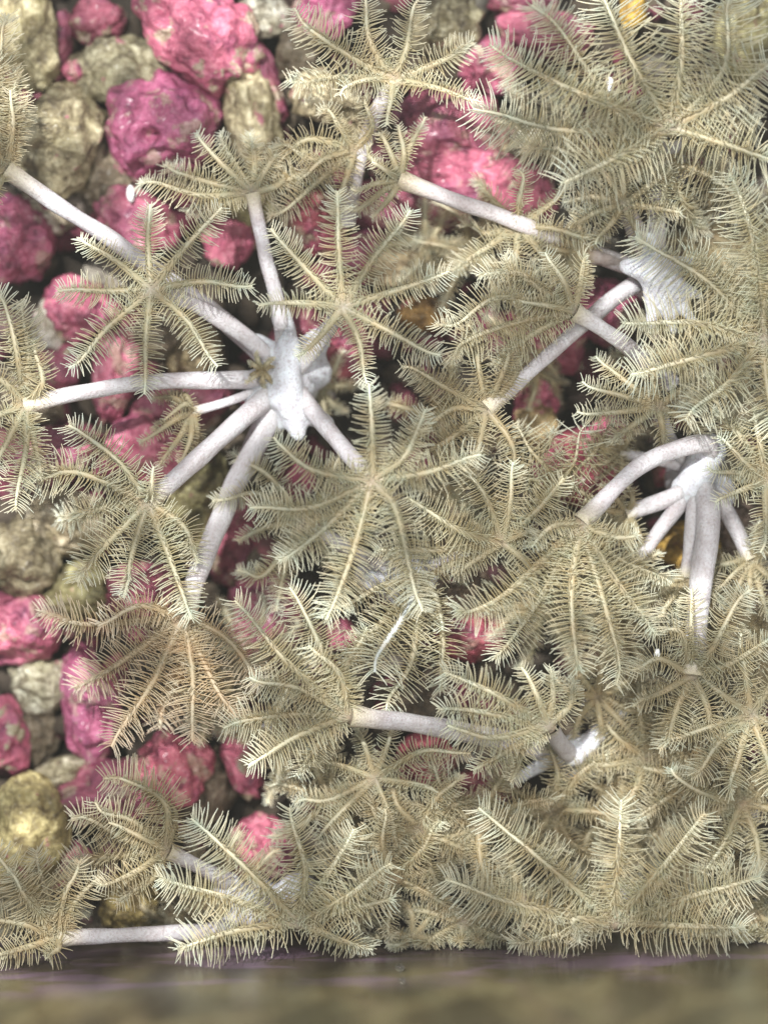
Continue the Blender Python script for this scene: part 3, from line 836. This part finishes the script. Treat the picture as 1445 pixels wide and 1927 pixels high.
polyp("brown backed polyp at the end of the long crossing stalk", (915, 770, 2.8),
      [(850, 770, 780, 815, 0.1), (840, 730, 755, 690, 0.2), (900, 690, 880, 610, -0.2), (950, 690, 965, 640, -0.1), (960, 720, 985, 690, -0.4), (840, 830, 770, 880, -0.1), (900, 840, 880, 900, 0.1), (960, 830, 980, 900, -0.2)],
      B0, 0.46, 0.18, [(1150, 565, 2.2), (1040, 662, 2.6)], BRN)
polyp("wide fuzzy polyp at the right edge with overlapping layered arms", (1432, 640, 3.3),
      [(1310, 608, 1170, 608, 0.1), (1310, 672, 1185, 705, 0.2), (1370, 720, 1290, 790, 0.3), (1330, 530, 1195, 445, 0.1), (1420, 470, 1370, 325, 0.2), (1445, 520, 1470, 400, 0.0), (1445, 740, 1470, 820, 0.0), (1390, 560, 1290, 480, -0.4)],
      (1440, 650, 0.2), 0.64, 0.22, None, SAGE)
polyp("small star polyp on the right with a lilac brown eye", (1238, 765, 2.7),
      [(1170, 745, 1095, 718, 0.0), (1165, 775, 1085, 775, 0.0), (1180, 720, 1120, 670, -0.2), (1190, 800, 1150, 835, -0.4), (1245, 800, 1250, 850, -0.4), (1290, 790, 1330, 820, -0.3), (1280, 735, 1330, 700, -0.2), (1230, 720, 1225, 660, -0.1)],
      C0, 0.42, 0.16, [(1262, 830, 2.0)], WARM)
polyp("broad polyp right of centre on a white stalk, arms hanging downward", (1092, 985, 3.3),
      [(1075, 1110, 1088, 1262, 0.1), (960, 1110, 858, 1150, 0.2), (1150, 1080, 1235, 1195, 0.1), (1140, 1150, 1158, 1290, -0.1), (1040, 990, 1000, 1030, 0.4), (1150, 1010, 1200, 1005, 0.1), (1020, 1120, 930, 1240, -0.3), (1160, 1050, 1260, 1090, -0.3)],
      C0, 0.54, 0.2, [(1328, 836, 2.5), (1210, 872, 2.9)], WARM)
polyp("polyp right of the central star, white tipped arm crossing over it", (945, 1020, 2.75),
      [(870, 1000, 765, 935, 0.6), (820, 1035, 705, 1035, 0.6), (910, 930, 850, 860, 0.3), (960, 940, 965, 870, 0.2), (1000, 1000, 1015, 1030, 0.3), (900, 1050, 850, 1080, 0.0), (990, 1060, 1010, 1110, -0.1), (1010, 960, 1060, 900, -0.2)],
      F0, 0.52, 0.2, None, WARM, rows=(0, 2), dens=0.045, wild=0.2)
polyp("sparse polyp whose lone upright arm stands over rust red stone", (1052, 905, 2.2),
      [(1080, 870, 1100, 800, 0.4), (1110, 860, 1150, 790, -0.3), (1000, 850, 970, 800, -0.1), (1020, 870, 1040, 810, -0.2), (990, 900, 930, 870, 0.1), (1010, 940, 960, 960, 0.0), (1100, 930, 1140, 960, -0.2), (1050, 940, 1040, 1000, -0.1)],
      (1060, 920, 0.1), 1.15, 0.14, None, WARM, rows=(0, 2), dens=0.085, rw=0.55)
polyp("blurred star polyp near the right edge with a pale pink eye", (1412, 1345, 2.6),
      [(1330, 1370, 1250, 1385), (1350, 1300, 1290, 1260), (1400, 1260, 1395, 1190), (1450, 1290, 1490, 1220), (1460, 1370, 1500, 1400), (1440, 1420, 1460, 1490), (1390, 1420, 1375, 1490), (1350, 1400, 1300, 1460)],
      (1410, 1360, 0.2), 0.5, 0.18, None, WARM)
polyp("shadowed small polyp above right of the cupped yellow armed polyp", (1122, 1312, 1.9),
      [(1070, 1300, 1040, 1270), (1090, 1350, 1080, 1410), (1130, 1360, 1140, 1420), (1170, 1330, 1230, 1350), (1170, 1290, 1220, 1250), (1130, 1260, 1140, 1200), (1090, 1270, 1060, 1220), (1160, 1350, 1200, 1400)],
      (1110, 1330, 0.2), 0.38, 0.16, None, BRN)
polyp("upright armed polyp beneath the fan of white stalks at right", (1300, 1270, 2.7),
      [(1340, 1220, 1410, 1110, 0.3), (1280, 1190, 1210, 1190, 0.4), (1300, 1190, 1300, 1110, 0.1), (1240, 1240, 1180, 1260, 0.2), (1370, 1250, 1450, 1200, 0.1), (1250, 1300, 1190, 1330, -0.1), (1330, 1330, 1350, 1400, -0.2), (1270, 1340, 1240, 1410, -0.3)],
      C0, 0.54, 0.26, [(1332, 960, 2.4), (1322, 1070, 2.5)], WARM)
polyp("pale polyp cut by the left edge at the end of the horizontal stalk", (48, 762, 2.9),
      [(30, 650, -5, 550, 0.1), (55, 670, 40, 570, -0.2), (80, 720, 65, 640, 0.1), (10, 720, -50, 690, 0.1), (20, 820, -10, 900, 0.1), (65, 830, 75, 900, -0.2), (50, 840, 30, 960, 0.0), (0, 780, -60, 800, 0.2)],
      A0, 0.50, 0.19, [(430, 715, 2.3), (300, 718, 2.7), (170, 735, 2.9)], WARM)
polyp("brown fuzzy polyp cut by the left edge above the pale slanting stalk", (12, 318, 3.0),
      [(20, 230, 30, 130, -0.1), (-5, 220, -20, 100, 0.1), (30, 260, 50, 180, -0.2), (-10, 280, -60, 220, 0.0), (5, 150, 15, 30, -0.5), (-20, 330, -80, 340, 0.0), (-10, 370, -30, 430, -0.1), (25, 240, 20, 170, 0.3)],
      A0, 0.44, 0.2, [(430, 610, 1.9), (250, 478, 2.4), (110, 385, 2.7)], BRN)
polyp("large fluffy polyp filling the bottom left corner on a horizontal stalk", (110, 1765, 2.9),
      [(90, 1690, 70, 1600, -0.2), (60, 1690, -10, 1600, 0.1), (120, 1690, 150, 1620, 0.0), (140, 1700, 190, 1650, -0.2), (50, 1740, -40, 1720, 0.2), (60, 1780, -20, 1800, 0.2), (110, 1785, 90, 1800, 0.1), (50, 1690, 20, 1640, 0.3)],
      E0, 0.60, 0.18, [(420, 1745, 1.8), (300, 1757, 2.5), (190, 1762, 2.8)], BRN)
polyp("fluffy left facing polyp on a white stalk above the bottom stalk", (312, 1600, 2.9),
      [(310, 1510, 195, 1465, -0.3), (265, 1575, 205, 1548, 0.3), (240, 1580, 135, 1540, -0.3), (265, 1635, 185, 1665, 0.3), (330, 1530, 270, 1470, -0.5), (230, 1610, 120, 1620, -0.5), (290, 1650, 220, 1700, -0.2), (250, 1545, 180, 1510, -0.1)],
      E0, 0.54, 0.18, [(400, 1645, 2.3)], BRN)
polyp("small half closed polyp hanging from a thin white stalk", (362, 775, 2.3),
      [(330, 790, 262, 832, 0.0), (340, 820, 300, 880, -0.2), (360, 820, 335, 870, 0.0), (330, 750, 285, 752, -0.3), (350, 760, 310, 790, 0.2), (370, 810, 370, 850, -0.3), (340, 790, 290, 810, -0.5), (350, 745, 320, 735, -0.4)],
      A0, 0.30, 0.11, [(440, 752, 2.2)], BRN)
polyp("polyp leaning in from the right edge beside the fan of stalks", (1440, 905, 2.8),
      [(1400, 920, 1345, 945, 0.1), (1400, 870, 1350, 820, 0.2), (1430, 840, 1420, 760, 0.2), (1390, 890, 1330, 880, 0.0), (1440, 960, 1430, 1040, 0.0), (1470, 860, 1500, 800, 0.0), (1470, 930, 1520, 960, 0.0), (1400, 830, 1340, 770, -0.1)],
      (1445, 930, 0.2), 0.52, 0.18, None, SAGE)

# --- short stalks of the fan whose heads are buried among other polyps: each ends in a polyp deep in the crowd
polyp("buried polyp at the end of the fan's lower left stalk", (1178, 966, 2.1), [(1130, 990, 1090, 1010), (1150, 1010, 1120, 1060), (1180, 1010, 1190, 1060), (1140, 960, 1100, 940), (1160, 940, 1130, 910), (1200, 1000, 1220, 1040), (1140, 1000, 1100, 1040), (1190, 940, 1180, 910)], C0, 0.34, 0.2, [(1270, 932, 2.2)], BRN)
polyp("buried polyp at the end of the fan's steep left stalk", (1190, 1065, 2.0), [(1150, 1090, 1110, 1110), (1170, 1110, 1150, 1160), (1200, 1110, 1210, 1160), (1150, 1060, 1110, 1050), (1230, 1090, 1260, 1120), (1210, 1060, 1240, 1040), (1160, 1080, 1120, 1140), (1180, 1030, 1170, 1000)], C0, 0.40, 0.18, [(1268, 962, 2.2)], WARM)
polyp("buried polyp below the left one of the fan's two downward stalks", (1292, 1085, 2.2), [(1250, 1110, 1210, 1140), (1280, 1130, 1270, 1180), (1310, 1130, 1320, 1180), (1330, 1110, 1360, 1140), (1260, 1130, 1230, 1170), (1300, 1140, 1295, 1190), (1270, 1090, 1230, 1090), (1320, 1090, 1350, 1090)], C0, 0.40, 0.18, [(1305, 960, 2.3)], WARM)
polyp("buried small polyp on the thin stalk behind the fan's longest stalk", (1165, 852, 1.9), [(1130, 850, 1100, 850), (1140, 830, 1110, 810), (1150, 880, 1120, 900), (1160, 820, 1150, 790), (1140, 870, 1110, 880), (1170, 880, 1170, 910), (1130, 840, 1100, 830), (1180, 830, 1190, 800)], C0, 0.28, 0.13, [(1260, 872, 1.9)], BRN)
polyp("buried polyp at the end of the fan's short right stalk", (1412, 1052, 2.1), [(1380, 1080, 1350, 1110), (1410, 1100, 1410, 1150), (1440, 1080, 1470, 1110), (1440, 1040, 1480, 1030), (1390, 1100, 1370, 1150), (1430, 1110, 1450, 1160), (1420, 1020, 1430, 980), (1370, 1060, 1330, 1070)], C0, 0.44, 0.2, [(1365, 960, 2.0)], WARM)
polyp("buried polyp on the grey upright stalk above the upper right trunk", (1172, 385, 2.3), [(1120, 370, 1060, 380), (1140, 330, 1100, 290), (1170, 330, 1165, 270), (1220, 350, 1260, 310), (1220, 390, 1280, 400), (1150, 420, 1120, 460), (1120, 400, 1070, 430), (1190, 420, 1200, 470)], B0, 0.44, 0.24, [(1205, 450, 2.0)], WARM, stint=(0.75, 0.7, 0.68))
polyp("buried polyp on the brownish stalk left of the upper right trunk", (1098, 478, 2.0), [(1050, 480, 1000, 490), (1060, 450, 1020, 420), (1090, 430, 1080, 390), (1070, 510, 1030, 540), (1130, 440, 1150, 400), (1060, 500, 1000, 520), (1100, 510, 1090, 550), (1050, 470, 1010, 450)], B0, 0.40, 0.2, [(1160, 492, 1.8)], BRN, stint=(0.7, 0.62, 0.55))

# --- polyps deep in the crowd
FILL = [
    (1330, 445, 2.0, 150, "dense polyp between the huge top right one and the right edge polyp"),
    (890, 480, 1.6, 115, "brown shaded polyp right of the right star polyp's upper arm"),
    (1000, 250, 1.5, 110, "dim polyp beneath the huge top right polyp's left arms"),
    (1375, 560, 1.7, 120, "pale polyp right of the upper right trunk"),
    (1400, 770, 2.1, 140, "dense polyp above right of the fan of stalks"),
    (1265, 655, 1.9, 120, "yellowish polyp above the small right star polyp"),
    (1000, 640, 1.3, 100, "deep brown polyp under the crossing stalk"),
    (830, 795, 2.6, 130, "polyp above right of the central star polyp"),
    (1020, 1140, 1.9, 115, "polyp beneath the broad right of centre polyp's left arms"),
    (1160, 1190, 1.8, 130, "polyp beneath the broad right of centre polyp's lower arms"),
    (1390, 1170, 2.0, 150, "fuzzy polyp at right below the short right stalk"),
    (1215, 1425, 2.6, 165, "fuzzy polyp right of the pinkish trunk"),
    (1310, 1455, 2.6, 150, "fuzzy polyp below left of the pale pink eyed star polyp"),
    (1170, 1520, 2.0, 140, "fuzzy polyp behind the largest bottom polyp's upright arm"),
    (1040, 1525, 2.5, 150, "fuzzy polyp below the pinkish trunk"),
    (900, 1555, 2.9, 150, "fuzzy polyp left of the largest bottom polyp"),
    (790, 1560, 3.0, 140, "polyp with a long comb arm below the maroon stone"),
    (1395, 1510, 2.8, 150, "brown polyp at the right edge above the bottom polyps"),
    (870, 1735, 2.9, 130, "brown polyp by the glass left of the largest bottom polyp"),
    (985, 1690, 2.5, 130, "shaded polyp beneath the largest bottom polyp's left arms"),
    (1415, 1720, 2.9, 140, "polyp by the glass in the bottom right corner"),
    (1290, 1600, 2.1, 140, "polyp beneath the largest bottom polyp's right arms"),
    (735, 1650, 3.1, 130, "white tufted polyp right of the bottom left of centre polyp"),
    (620, 1505, 2.5, 130, "polyp above the bottom left of centre polyp"),
    (420, 1690, 1.9, 130, "pale polyp right of the mustard olive stone"),
    (775, 1765, 2.8, 90, "low polyp touching the glass at bottom centre"),
    (520, 1400, 1.7, 110, "shaded polyp under the left opening cupped polyp"),
    (470, 1230, 1.6, 110, "shaded polyp right of the rosy drooping polyp"),
    (850, 960, 2.0, 130, "crowded polyp right beside the central star polyp"),
    (1440, 470, 2.2, 130, "polyp at the right edge below the huge top right polyp"),
    (690, 1570, 1.6, 120, "deep polyp below the stubby armed dim polyp"),
    (320, 1740, 1.6, 100, "polyp lying along the glass above the bottom stalk"),
    (60, 1680, 1.9, 110, "tan polyp behind the fluffy bottom left corner polyp"),
    (600, 730, 1.3, 80, "tiny brown polyp right of the white trunk"),
    (492, 697, 2.25, 34, "tiny budding polyp on top of the white trunk"),
    (1050, 1740, 1.9, 100, "tan polyp by the glass right of bottom centre"),
    (1260, 1740, 1.9, 110, "tan polyp by the glass below the largest bottom polyp's right arms"),
    (420, 1320, 1.9, 100, "pale polyp left under the cupped left opening polyp"),
    (1120, 1640, 1.7, 120, "shaded polyp directly behind the largest bottom polyp's centre"),
    (940, 1640, 1.6, 110, "deep polyp between the bottom polyps' facing arms"),
    (1440, 1260, 1.9, 120, "brown polyp at the right edge above the pale pink eyed star"),
    (1010, 700, 1.2, 70, "little polyp beside the coral pink stone"),
    (800, 460, 1.3, 90, "dim polyp above the cream tan stone"),
]
for (x, y, z, r, lab) in FILL:
    a0 = rng.uniform(0, 360)
    tn = []
    for k in range(8):
        a = math.radians(a0 + 45 * k + rng.normal(0, 7))
        rr = r * rng.uniform(0.85, 1.12)
        b = a + rng.normal(0, 0.15)
        tn.append((x + 0.5 * rr * math.cos(b), y + 0.5 * rr * math.sin(b), x + rr * math.cos(a), y + rr * math.sin(a), float(rng.uniform(-0.4, 0.35))))
    tint = [WARM, BRN, BRN, WARM][rng.integers(4)]
    polyp(lab, (x, y, z if r < 60 else max(0.9, z - 0.7)), tn, None, 0.0033 * r if r > 60 else 0.12, 0.17 if r > 60 else 0.08, None, tint, rows=(0, 1, 2))

# ------------------------------------------------------------------ small bright things
def pebble(px, py, z, r, lab, name="white_speck", mat=None):
    V, F = ICO[3]
    k = np.array([0.2 * mnoise.noise((a * 1.7 + px, b * 1.7 + py, c * 1.7)) for a, b, c in V])
    V = V * (1 + 1.6 * k)[:, None] * np.array([r * 0.6, r * 1.35, r * 0.5]) / 100
    o = link(name, mesh_from(name, V, F, mat=mat), loc=P(px, py, z))
    tag(o, lab, "grain", "white grains lodged in the coral")
    return o


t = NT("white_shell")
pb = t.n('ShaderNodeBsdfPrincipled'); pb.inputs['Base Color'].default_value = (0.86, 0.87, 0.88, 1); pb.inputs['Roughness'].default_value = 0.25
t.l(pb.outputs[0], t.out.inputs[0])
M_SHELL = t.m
pebble(1147, 158, 3.2, 10, "shiny white grain among the huge top right polyp's arms", mat=M_SHELL)  # elongated glint modelled as a small white solid
pebble(246, 365, 1.3, 12, "white shell chip below the magenta pitted stone", mat=M_SHELL)
pebble(1236, 1233, 3.0, 9, "white grain right of the broad polyp's lowest arm", mat=M_SHELL)

t = NT("air")
pb = t.n('ShaderNodeBsdfPrincipled'); pb.inputs['Base Color'].default_value = (0.9, 0.92, 0.95, 1); pb.inputs['Roughness'].default_value = 0.05
pb.inputs['Transmission Weight'].default_value = 1.0; pb.inputs['IOR'].default_value = 1.33
t.l(pb.outputs[0], t.out.inputs[0])
V, F = ICO[3]
for (px, zz, r, lab) in ((752, 4.0, 0.075, "tiny clear air bubble on the glass wall at bottom centre"), (757, 5.0, 0.06, "smaller air bubble just below the other on the glass wall")):
    x = (px - 722.5) / 100 * (H - zz) / H
    o = link("air_bubble", mesh_from("air_bubble", V * r, F, mat=t.m), loc=(x, wall_y(x) + r * 0.5, zz))
    tag(o, lab, "air bubble", "air bubbles on the glass wall")

# ------------------------------------------------------------------ the slightly cloudy water everything stands in
t = NT("cloudy_water")
vol = t.n('ShaderNodeVolumePrincipled')
vol.inputs['Color'].default_value = (0.92, 0.92, 0.84, 1)
vol.inputs['Density'].default_value = 0.0010
vol.inputs['Anisotropy'].default_value = 0.3
t.l(vol.outputs[0], t.out.inputs['Volume'])
t.m.cycles.homogeneous_volume = True
bm = bmesh.new()
bmesh.ops.create_cube(bm, size=1)
bmesh.ops.scale(bm, vec=(48, 48, 44), verts=bm.verts)
bmesh.ops.translate(bm, vec=(0, 0, 20.0), verts=bm.verts)
me = bpy.data.meshes.new("haze"); bm.to_mesh(me); bm.free(); me.materials.append(t.m)
hz = link("haze", me)
tag(hz, "faintly cloudy aquarium water around the whole colony", "haze", kind="stuff")
